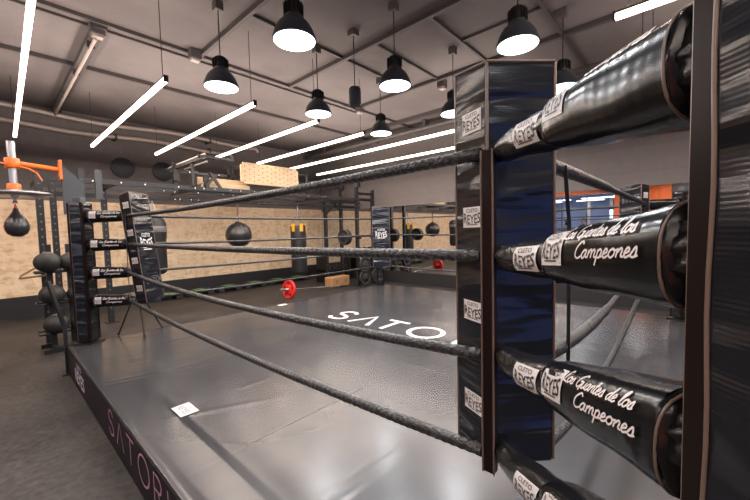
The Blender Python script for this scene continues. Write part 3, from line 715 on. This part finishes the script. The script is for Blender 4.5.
# ------------------------------------------------------------------ equipment by the speed bag
up = thing('speed_bag_station', 'dark grey upright with orange arm, steel pipe and round board for the speed bag', 'speed bag frame', (-.285, 4.95, 0))
g = MB(); g.add([Vector(v) for v in ((-.095, -.03, 1.70), (.095, -.03, 1.70), (.095, -.03, 2.06), (-.095, -.03, 2.26), (-.095, .03, 1.70), (.095, .03, 1.70), (.095, .03, 2.06), (-.095, .03, 2.26))],
        [[0, 1, 2, 3], [7, 6, 5, 4], [0, 4, 5, 1], [1, 5, 6, 2], [2, 6, 7, 3], [3, 7, 4, 0]])
g.build('head_plate', 'gunmetal', up)
g = MB().box(.02, .09, -.03, .03, 0, 1.72).box(-.03, .14, -.12, .12, 0, .02)
g.build('upright', 'gunmetal', up)
arm = MB().tube([(-.10, 0, 2.20), (-.46, -.05, 2.225)], .028, 14).build('arm', 'orange', up)
B(-.118, -.09, -.05, .05, 2.09, 2.31, .006).build('flange', 'orange', arm)
MB().bar((-.12, -.03, 2.28), (-.125, -.03, 2.28), .012).bar((-.12, -.03, 2.12), (-.125, -.03, 2.12), .012).build('bolt', 'bolt', arm)
MB().lathe([(.055, 2.17), (.06, 2.175), (.06, 2.27), (.055, 2.275)], 20, (-.485, -.05, 0)).build('collar', 'orange', arm)
MB().lathe([(.034, 1.93), (.034, 2.45)], 20, (-.485, -.05, 0)).build('pipe', 'steel', up)
MB().lathe([(.054, 1.93), (.056, 1.94), (.056, 2.0), (.05, 2.01)], 20, (-.485, -.05, 0)).build('lower_collar', 'orange', up)
MB().tube([(-.53, -.1, 2.20), (-.60, -.14, 2.215), (-.66, -.16, 2.21)], .009, 8).tube([(-.45, -.1, 2.19), (-.37, -.12, 2.17), (-.31, -.13, 2.13), (-.27, -.14, 2.05)], .009, 8).build('clamp_lever', 'orange', up)
MB().lathe([(.0, 1.885), (.30, 1.885), (.312, 1.893), (.312, 1.915), (.30, 1.922), (.0, 1.922)], 40, (-.50, -.05, 0), capends=False).build('rebound_board', 'steel', up)
MB().lathe([(.035, 1.885), (.03, 1.87), (.012, 1.86), (.012, 1.83), (.02, 1.82), (.02, 1.80)], 16, (-.485, -.05, 0)).build('swivel', 'chrome', up)
SBG = 1; sbg = thing('speed_bag', 'small black leather speed bag with red piping under a round board', 'speed bag', (-.77, 4.90, 1.455))
MB().lathe([(.0, 0), (.04, .004), (.078, .03), (.096, .07), (.10, .11), (.088, .16), (.062, .21), (.035, .25), (.022, .285), (.02, .30), (.0, .30)], 28, capends=False).build('bladder', 'leather', sbg)
for q in range(1):
    a0 = R(20)
    MB().tube([(r*math.cos(a0)*1.02, r*math.sin(a0)*1.02, z) for r, z in ((.0, -.001), (.04, .003), (.079, .03), (.097, .07), (.101, .11), (.089, .16), (.063, .21), (.036, .25))], .0018, 6).tube([(-r*math.cos(a0)*1.02, -r*math.sin(a0)*1.02, z) for r, z in ((.04, .003), (.079, .03), (.097, .07), (.101, .11), (.089, .16), (.063, .21), (.036, .25))], .0018, 6).build('piping', 'red', sbg)
MB().lathe([(.018, .29), (.006, .34), (.006, .385)], 12).build('hanger', 'red', sbg)

# perforated uprights / rig
def upright(parent, x, y, z0, z1, wd=.075, m='black_steel'):
    o = MB().box(x-wd/2, x+wd/2, y-wd/2, y+wd/2, z0, z1).box(x-.09, x+.09, y-.09, y+.09, z0, z0+.012).build('upright', m, parent)
    g = MB(); z = z0+.25
    while z < z1-.05: g.lathe([(.011, -wd/2-.003), (.011, -wd/2+.001)], 8, (x, y, z), 'y'); z += .1
    merge_pattern(o, g, 'grey_print'); return o
rig = thing('training_rig', 'long black steel training rig standing along the wood-clad wall', 'training rig', (0, 0, 0))
for (x, y, z1) in ((-.50, 6.0, 2.32), (-.29, 6.8, 2.32), (-.05, 6.05, 2.4), (.33, 6.8, 2.3), (5.03, 6.8, 2.24), (5.58, 6.8, 2.75), (5.40, 6.0, 2.72), (6.0, 6.0, 2.5)): upright(rig, x, y, 0, z1)
for (y, z) in ((6.8, 2.24), (6.8, 2.10), (6.05, 2.24)):
    MB().box(-.5 if y < 6.5 else -.4, 6.05 if y < 6.5 else 6.3, y-.03, y+.03, z-.035, z+.035).build('long_beam', 'black_steel', rig)
MB().box(.2, 5.6, 7.15, 7.2, 2.28, 2.36).build('long_beam', 'black_steel', rig)
for x in (-.47, .33, 1.5, 3.0, 4.4, 5.58): MB().box(x-.03, x+.03, 6.05, 7.18, 2.20, 2.27).build('cross_beam', 'black_steel', rig)
# upper storey: short posts, monkey bars and zinc bolts
for x in (1.42, 2.45, 3.9, 5.58):
    MB().box(x-.03, x+.03, 6.77, 6.83, 2.27, 2.78).build('short_post', 'black_steel', rig)
MB().box(1.35, 5.58, 6.77, 6.83, 2.60, 2.65).build('long_beam', 'black_steel', rig)
for i, x in enumerate((1.50, 1.62, 1.78)):
    MB().tube([(x, 5.6+.3*i, 2.76), (x, 7.3, 2.76)], .017, 8).build('monkey_bar', 'duct', rig)
MB().box(1.40, 2.0, 5.6, 5.65, 2.70, 2.74).box(1.40, 2.0, 7.2, 7.25, 2.70, 2.74).build('cross_beam', 'black_steel', rig)
MB().box(1.42, 1.46, 5.6, 7.2, 2.66, 2.70).build('side_rail', 'black_steel', rig)
MB().box(1.42, 1.47, 5.98, 6.03, 2.27, 2.68).build('short_post', 'black_steel', rig)
MB().box(2.6, 4.6, 6.95, 7.0, 2.86, 2.90).box(2.6, 2.65, 6.95, 7.0, 2.3, 2.88).box(4.55, 4.6, 6.95, 7.0, 2.3, 2.88).build('frame_bar', 'black_steel', rig)
rn = random.Random(3)
def bolt(x, y, z): MB().lathe([(.013, -.016), (.013, 0)], 8, (x, y, z), 'y').build('bolt', 'bolt', rig)
for i in range(56):
    x = .0+i*.1+rn.uniform(-.03, .03)
    for (y, z) in ((6.765, 2.24), (6.765, 2.10), (6.765, 2.625)):
        if rn.random() < .30 and (z < 2.5 or 1.4 < x < 5.5): bolt(x, y, z)
    if rn.random() < .4: bolt(x, 6.02, 2.24)
for (x, y, z, ln) in ((1.42, 6.72, 2.5, .25), (5.58, 6.72, 2.6, .2), (5.40, 5.92, 2.6, .2)):
    MB().box(x-.05, x+.05, y-.03, y+.03, z-.06, z+ln*.6).build('bracket_plate', 'black_steel', rig)
MB().beam((1.95, 6.5, 2.62), (2.15, 6.5, 2.32), .04, .05).beam((1.85, 6.5, 2.35), (2.05, 6.5, 2.55), .05, .05).build('diagonal_brace', 'black_steel', rig)
MB().box(.10, .18, 6.0, 6.06, 1.98, 2.40).build('gusset_plate', 'gunmetal', rig)
MB().beam((5.03, 6.75, 1.9), (5.35, 6.75, 2.2), .04, .04).beam((5.58, 6.75, 1.9), (5.3, 6.75, 2.2), .04, .04).build('diagonal_brace', 'black_steel', rig)
MB().box(5.40, 6.0, 5.98, 6.03, 2.36, 2.42).box(5.40, 6.0, 5.98, 6.03, .25, .31).build('cross_beam', 'black_steel', rig)

pb = thing('climbing_pegboard', 'pale plywood pegboard full of small holes, bolted high on the rig', 'pegboard', (3.27, 6.5, 2.46))
bm = bmesh.new(); bmesh.ops.create_cube(bm, size=1)
for v in bm.verts: v.co = Vector((v.co.x*1.40, v.co.y*.05, .22+v.co.z*.44))
bmesh.ops.bevel(bm, geom=[e for e in bm.edges if abs(e.verts[0].co.y-e.verts[1].co.y) > .01], offset=.05, segments=4, affect='EDGES')
me = bpy.data.meshes.new('board'); bm.to_mesh(me); bm.free(); me.materials.append(M['wood']); bo = bpy.data.objects.new('board', me); COL.objects.link(bo); bo.parent = pb
g = MB()
for i in range(13):
    for j in range(4): g.lathe([(.014, -.0275), (.014, -.024)], 10, (-.62+i*.103, 0, .06+j*.10+(.05 if i % 2 else 0)*.8), 'y')
merge_pattern(bo, g, 'hole')
B(-.04, .04, .025, .28, .18, .24).build('mount', 'black_steel', pb)
wb = thing('plyo_shelf', 'pale wooden beam pair behind the pegboard on top of the rig', 'wooden beam', (2.25, 6.62, 2.30))
B(-.42, .55, -.05, .05, .02, .13, .01).build('lower_beam', 'wood', wb); B(-.46, .55, .06, .12, .10, .24, .01).build('upper_beam', 'wood', wb); B(-.40, -.30, -.07, -.02, .0, .26).build('clamp_plate', 'black_steel', wb)
wb.name = 'wooden_beam'
# wall discs
for i, x in enumerate((1.03, 1.80)):
    o = MB().lathe([(.0, -.03), (.21, -.03), (.215, -.02), (.215, 0)], 40, (0, 0, 0), 'y', capends=False).build('wall_ball_target', 'grey_disc', None, (x, YN-.001, 2.89))
    tag(o, ['round dark grey target on the block wall above the leaning pad', 'round dark grey target on the block wall farther from the orange bracket'][i], 'wall target', 'round wall targets')

# hanging bags
rb = thing('wrecking_ball_bag', 'round black ball-shaped punching bag hanging before the wood wall', 'punching bag', (2.62, 6.8, 1.40))
MB().lathe([(.27*math.sin(a*PI/14), -.26*math.cos(a*PI/14)) for a in range(15)], 32, capends=False).build('ball', 'leather', rb)
g = MB()
for q in range(4):
    a = q*PI/4
    g.tube([(.276*math.sin(b)*math.cos(a), .276*math.sin(b)*math.sin(a), .266*math.cos(b)) for b in [-1.2+i*.16 for i in range(16)]], .005, 6)
g.build('seam_welt', 'bag_vinyl', rb)
MB().lathe([(.07, .245), (.06, .275), (.03, .29)], 16).build('cap_ring', 'black_steel', rb)
MB().bar((0, 0, .28), (0, 0, .42), .012).build('swivel', 'chrome', rb)
MB().bar((0, 0, .42), (0, 0, .68), .02).build('hanging_strap', 'piping', rb)
hb = thing('heavy_bag', 'black cylindrical heavy bag with yellow top tabs hanging before the wood wall', 'punching bag', (4.15, 6.8, .42))
MB().lathe([(.0, 0), (.16, 0), (.185, .02), (.19, .06), (.19, 1.12), (.185, 1.16), (.16, 1.18), (.0, 1.18)], 28, capends=False).build('cylinder_body', 'bag_vinyl', hb)
g = MB()
for q in range(6):
    a = q*PI/3+.3; m = Matrix.Rotation(a, 4, 'Z'); g.box(.186, .196, -.04, .04, 1.03, 1.22, 0, m)
g.build('webbing_tab', 'yellow', hb)
g = MB()
for q in range(3): a = q*2*PI/3+.3; g.bar((.18*math.cos(a), .18*math.sin(a), 1.2), (0, 0, 1.46), .006)
g.build('chain', 'chrome', hb); MB().bar((0, 0, 1.46), (0, 0, 1.65), .014).build('swivel', 'chrome', hb)
ub = thing('uppercut_bag', 'thick black uppercut bag with grey band hanging behind the leaning corner pad', 'punching bag', (1.03, 6.8, .72))
MB().lathe([(.0, 0), (.12, .01), (.17, .05), (.185, .12), (.185, .62), (.20, .72), (.20, .92), (.17, 1.0), (.10, 1.05), (.0, 1.06)], 28, capends=False).build('bag_body', 'bag_vinyl', ub)
MB().lathe([(.19, .76), (.205, .78), (.206, .86), (.20, .88)], 28, capends=False).build('band', 'grey_print', ub)
g = MB()
for q in range(3): a = q*2*PI/3+1; g.tube([(.13*math.cos(a), .13*math.sin(a), 1.02), (.05*math.cos(a), .05*math.sin(a), 1.2), (0, 0, 1.32)], .008, 6)
g.build('hanging_strap', 'white', ub); MB().bar((0, 0, 1.3), (0, 0, 1.35), .014).build('swivel', 'chrome', ub)

# slam ball storage at the foot of the first uprights
st = thing('ball_storage_stand', 'black steel storage stand holding slam balls beside the ring corner', 'storage stand', (-.48, 5.72, 0))
MB().box(-.03, .03, -.03, .03, 0, 1.35).box(.17, .23, -.03, .03, 0, 1.35).box(-.12, .32, -.25, -.2, 0, .05).box(-.12, .32, .1, .15, 0, .05).box(-.03, .23, -.24, .14, .03, .06).build('frame', 'black_steel', st)
for z in (.22, .60, 1.00):
    MB().tube([(-.14, -.12, z), (-.14, .12, z), (.34, .12, z), (.34, -.12, z)], .012, 8, closed=True).build('cradle_ring', 'black_steel', st)
MB().tube([(-.04, 0, 1.12), (-.26, -.06, .98), (-.28, -.06, .95), (-.05, -.04, .96)], .012, 8).build('wall_hook', 'tan', st)
MB().beam((.2, -.05, 1.1), (.36, -.1, .93), .03, .04).build('support_brace', 'black_steel', st)
for i, (x, y, z, r, lb) in enumerate(((-.02, -.12, 1.13, .135, 'large black slam ball on the topmost cradle of the storage stand'), (.20, -.10, 1.12, .125, 'second black slam ball on the topmost cradle, toward the ring'), (.0, -.12, .72, .13, 'black slam ball on the middle cradle of the stand'),
        (.25, -.12, .70, .115, 'black slam ball on the middle cradle, toward the ring'), (.02, -.14, .34, .13, 'black slam ball on the lowest cradle of the stand'), (.28, -.14, .33, .12, 'black slam ball on the lowest cradle, toward the ring'))):
    o = thing('slam_ball', lb, 'ball', (-.48+x, 5.72+y, z), 0, 'slam balls on the storage stand')
    MB().lathe([(r*math.sin(a*PI/12), -r*.93*math.cos(a*PI/12)) for a in range(13)], 22, capends=False).build('rubber_shell', 'rubber', o)
    MB().lathe([(r*.3, r*.88), (r*.32, r*.93), (r*.2, r*.95), (.0, r*.93)], 14, capends=False).build('valve_plug', 'grey_print', o)
lg = thing('ring_corner_leg', 'slim black steel leg standing on the floor at the platform corner below speed bag', 'steel leg', (-.50, 4.44, 0))
MB().beam((0, 0, 0), (0, 0, .52), .03, .03).beam((0, 0, .5), (-.09, .15, .98), .03, .03).build('tube', 'black_steel', lg); B(-.05, .05, -.05, .05, 0, .012).build('base_plate', 'black_steel', lg)
# folding stool on the corner
fs = thing('corner_stool', 'folding black stool with thin splayed legs under the leaning corner pad', 'stool', (.13, 4.30, ZC))
MB().lathe([(.0, .44), (.13, .44), (.14, .45), (.14, .47), (.13, .48), (.0, .48)], 24, capends=False).build('seat', 'leather', fs)
for (x, y) in ((-.17, .17), (0, -.18), (.25, .08), (.1, .25)):
    o = MB().tube([(x*.2, y*.2, .44), (x, y, .008)], .009, 8).build('leg', 'black_steel', fs); MB().lathe([(.013, 0), (.013, .025)], 10, (x, y, 0)).build('rubber_foot', 'rubber', o)
# step platforms along the wall
sxs = (1.62, 2.32, 3.02, 3.72, 4.42, 5.1)
for i, x in enumerate(sxs):
    o = thing('aerobic_step', ['low black aerobic step with green feet, below the leaning pad side of the wall', 'low black aerobic step second along the wood wall', 'low black aerobic step third along the wood wall', 'low black aerobic step below the round ball bag side', 'low black aerobic step behind the heavy bag', 'low black aerobic step closest to the mirror'][i], 'aerobic step', (x, 8.30, 0), 0, 'aerobic steps along the wood wall')
    B(-.30, .30, -.17, .17, .07, .13, .02).build('deck', 'rubber', o)
    for s in (-1, 1): B(s*.22-.07, s*.22+.07, -.16, .16, 0, .07, .01).build('foot_block', 'rubber', o)
    B(-.12, .12, -.12, .12, .13, .136).build('grip_mat', 'green', o)

# barbell with red plate
def plate(parent, m, t, a, d, r=.205, th=.06, name='weight_plate'):
    ang = math.atan2(d[1], d[0]); mt = Matrix.Translation(Vector((*a, 0))) @ Matrix.Rotation(ang, 4, 'Z')
    g = MB().lathe([(.03, -th/2), (r*.45, -th/2), (r*.5, -th/2+.012), (r*.8, -th/2+.012), (r*.84, -th/2), (r*.97, -th/2), (r, -th/2+.01), (r, th/2-.01), (r*.97, th/2), (r*.84, th/2), (r*.8, th/2-.012), (r*.5, th/2-.012), (r*.45, th/2), (.03, th/2)], 36, (t, 0, 0), 'x')
    return g.build(name, m, parent)
bb = thing('barbell', 'chrome barbell with a red plate on one end, other end on the floor', 'barbell', (3.10, 6.10, .215), math.atan2(.15, 2.1), None, 0.097)
MB().tube([(.34, 0, 0), (1.85, 0, 0)], .014, 12).build('shaft', 'chrome', bb)
for t0 in (0, 1.85): MB().lathe([(.025, t0), (.025, t0+.32), (.036, t0+.325), (.036, t0+.345)] if t0 == 0 else [(.036, t0-.01), (.036, t0+.01), (.025, t0+.015), (.025, t0+.33)], 16, (0, 0, 0), 'x').build('end_sleeve', 'chrome', bb)
p = plate(bb, 'red', .27, (0, 0), (1, 0)); MB().lathe([(.045, .236), (.045, .245)], 20, (0, 0, 0), 'x').lathe([(.045, .295), (.045, .304)], 20, (0, 0, 0), 'x').build('hub', 'chrome', p)
g = MB()
for q in range(5):
    a = q*2*PI/5; g.box(.238, .246, -.025, .025, .12, .16, .003, Matrix.Rotation(a, 4, 'X'))
g.build('grip_recess', 'ink', p)

# wooden block
wk = thing('wooden_block', 'tan wooden block with hand slots on the floor at the rig foot', 'wooden block', (5.12, 6.47, 0), R(3))
B(-.36, .30, -.14, .14, 0, .26, .03).build('block_body', 'tan', wk)
MB().lathe([(.05, -.142), (.05, -.139)], 20, (-.18, 0, .14), 'y').lathe([(.05, -.142), (.05, -.139)], 20, (.14, 0, .14), 'y').build('hand_slot', 'hole', wk)
# racked barbell and stored plates
rb2 = thing('racked_barbell', 'black loaded barbell resting across the rig uprights beside the mirror', 'barbell', (5.45, 5.9, 1.28))
MB().tube([(-.9, 0, 0), (.9, 0, 0)], .014, 12).build('shaft', 'black_steel', rb2)
for t0 in (-.62, -.54, .56, .64): plate(rb2, 'rubber', t0, (0, 0), (1, 0), .19, .06)
MB().box(-.08, -.02, -.02, .12, -.06, -.01).box(.52, .58, -.02, .12, -.06, -.01).build('hook', 'black_steel', rb2)
for i, (x, y, z, lb) in enumerate(((5.50, 5.86, .55, 'upper black bumper plate stored on the rig upright'), (6.05, 5.9, .55, 'black bumper plate stored on the rig upright touching the mirror side'), (5.50, 5.86, .225, 'lowest black bumper plate stored at the rig foot'), (5.95, 5.86, .225, 'black bumper plate standing at the foot of the mirror-side upright'))):
    o = thing('stored_plate', lb, 'weight plate', (x, y, z), R(90), 'black plates stored on the rig'); o.name = 'bumper_disc'
    plate(o, 'rubber', 0, (0, 0), (1, 0), .2, .07); MB().lathe([(.025, -.09), (.025, .05)], 14, (0, 0, 0), 'x').build('storage_peg', 'chrome', o)
db = thing('dumbbell_shelf', 'low dark shelf of dumbbells behind the blue-looking corner pad', 'dumbbell shelf', (5.75, 7.35, 0))
MB().box(-.5, .5, -.18, .18, .30, .34).box(-.5, .5, -.18, .18, .75, .79).box(-.5, -.45, -.18, .18, 0, .9).box(.45, .5, -.18, .18, 0, .9).build('frame', 'black_steel', db)
for i in range(8):
    x, z = 5.75-.36+(i % 4)*.24, (.34 if i < 4 else .79)
    o = thing('dumbbell', 'black hexagonal dumbbell on the %s shelf board, place %s' % (('lower', 'upper')[i//4], ('one from the wood wall corner', 'two along', 'three along', 'at the mirror end')[i % 4]), 'dumbbell', (x, 7.35, z+.06), 0, 'dumbbells on the low shelf')
    MB().lathe([(.055, -.14), (.06, -.13), (.06, -.06), (.05, -.055)], 6, (0, 0, 0), 'y', False).build('weight_end', 'rubber', o); MB().lathe([(.055, .14), (.06, .13), (.06, .06), (.05, .055)], 6, (0, 0, 0), 'y', False).build('weight_end', 'rubber', o); MB().lathe([(.016, -.06), (.016, .06)], 10, (0, 0, 0), 'y').build('grip', 'chrome', o)

# ------------------------------------------------------------------ people in the lounge (seen in the mirror)
def person(x, y, rz, shirt, label, long_hair):
    root = thing('person', label, 'person', (x, y, 0), rz)
    J = [((0, 0, .95), .13, .10), ((0, 0, 1.15), .125, .09), ((0, 0, 1.38), .15, .10), ((0, 0, 1.46), .07, .06), ((0, .01, 1.53), .048, .048), ((0, .02, 1.60), .075, .085), ((0, .015, 1.68), .08, .095), ((0, .0, 1.74), .05, .06),
         ((.1, 0, .88), .085, .085), ((.1, .02, .48), .055, .055), ((.1, 0, .09), .038, .038), ((.1, .14, .04), .035, .03), ((-.1, 0, .88), .085, .085), ((-.1, .02, .48), .055, .055), ((-.1, 0, .09), .038, .038), ((-.1, .14, .04), .035, .03),
         ((.18, 0, 1.40), .05, .05), ((.25, 0, 1.12), .038, .038), ((.20, .18, .98), .028, .028), ((.16, .25, .98), .022, .014), ((-.18, 0, 1.40), .05, .05), ((-.26, 0, 1.12), .038, .038), ((-.27, .06, .86), .028, .028), ((-.27, .08, .78), .022, .014)]
    Ed = [(0, 1), (1, 2), (2, 3), (3, 4), (4, 5), (5, 6), (6, 7), (0, 8), (8, 9), (9, 10), (10, 11), (0, 12), (12, 13), (13, 14), (14, 15), (2, 16), (16, 17), (17, 18), (18, 19), (2, 20), (20, 21), (21, 22), (22, 23)]
    me = bpy.data.meshes.new('body'); me.from_pydata([j[0] for j in J], Ed, []); ob = bpy.data.objects.new('body', me); COL.objects.link(ob)
    sk = ob.modifiers.new('s', 'SKIN'); su = ob.modifiers.new('u', 'SUBSURF'); su.levels = 1; su.render_levels = 1
    if not me.skin_vertices: me.attributes.get('x')
    ob.update_tag(); bpy.context.view_layer.update()
    sv = me.skin_vertices[0].data if me.skin_vertices else None
    if sv is None:
        import bmesh as _b
        bm = _b.new(); bm.from_mesh(me); ly = bm.verts.layers.skin.verify(); bm.to_mesh(me); bm.free(); sv = me.skin_vertices[0].data
    for i, (_, a, b) in enumerate(J): sv[i].radius = (a, b); sv[i].use_root = i == 0
    dg = bpy.context.evaluated_depsgraph_get(); dg.update(); m2 = bpy.data.meshes.new_from_object(ob.evaluated_get(dg))
    ob.modifiers.clear(); ob.data = m2; ob.parent = root
    m2.materials.clear(); m2.materials.append(M['skin']); m2.materials.append(M[shirt]); m2.materials.append(M['shirt_dark'])
    for p in m2.polygons:
        c = p.center; p.use_smooth = True
        if c.z < .93 and abs(c.x) < .24 and c.y < .12: p.material_index = 2
        elif c.z < 1.47 and c.z >= .93 and not (abs(c.x) > .14 and c.z < 1.08): p.material_index = 1
    hr = MB().lathe([(.0, .10), (.05, .095), (.085, .06), (.10, .0), (.09, -.06 if not long_hair else -.20), (.06, -.08 if not long_hair else -.26)], 18, (0, -.02, 1.68), capends=False).build('hair', 'hair', root)
    for s in (-1, 1): MB().lathe([(.0, -.008), (.009, 0), (.0, .008)], 8, (s*.03, .10, 1.655), 'y', capends=False).build('eye', 'ink', root)
    MB().lathe([(.014, -.02), (.006, .02)], 8, (0, .115, 1.635)).build('nose', 'skin', root)
    MB().box(-.022, .022, .098, .106, 1.592, 1.60).build('mouth', 'red', root)
    return root
person(-5.6, 4.25, R(-80), 'shirt_white', 'person in a white top with long dark hair behind the lounge glass, seen in mirror', True)
person(-5.6, 3.52, R(-95), 'shirt_dark', 'person in a dark top with short hair behind the lounge glass, seen in mirror', False)
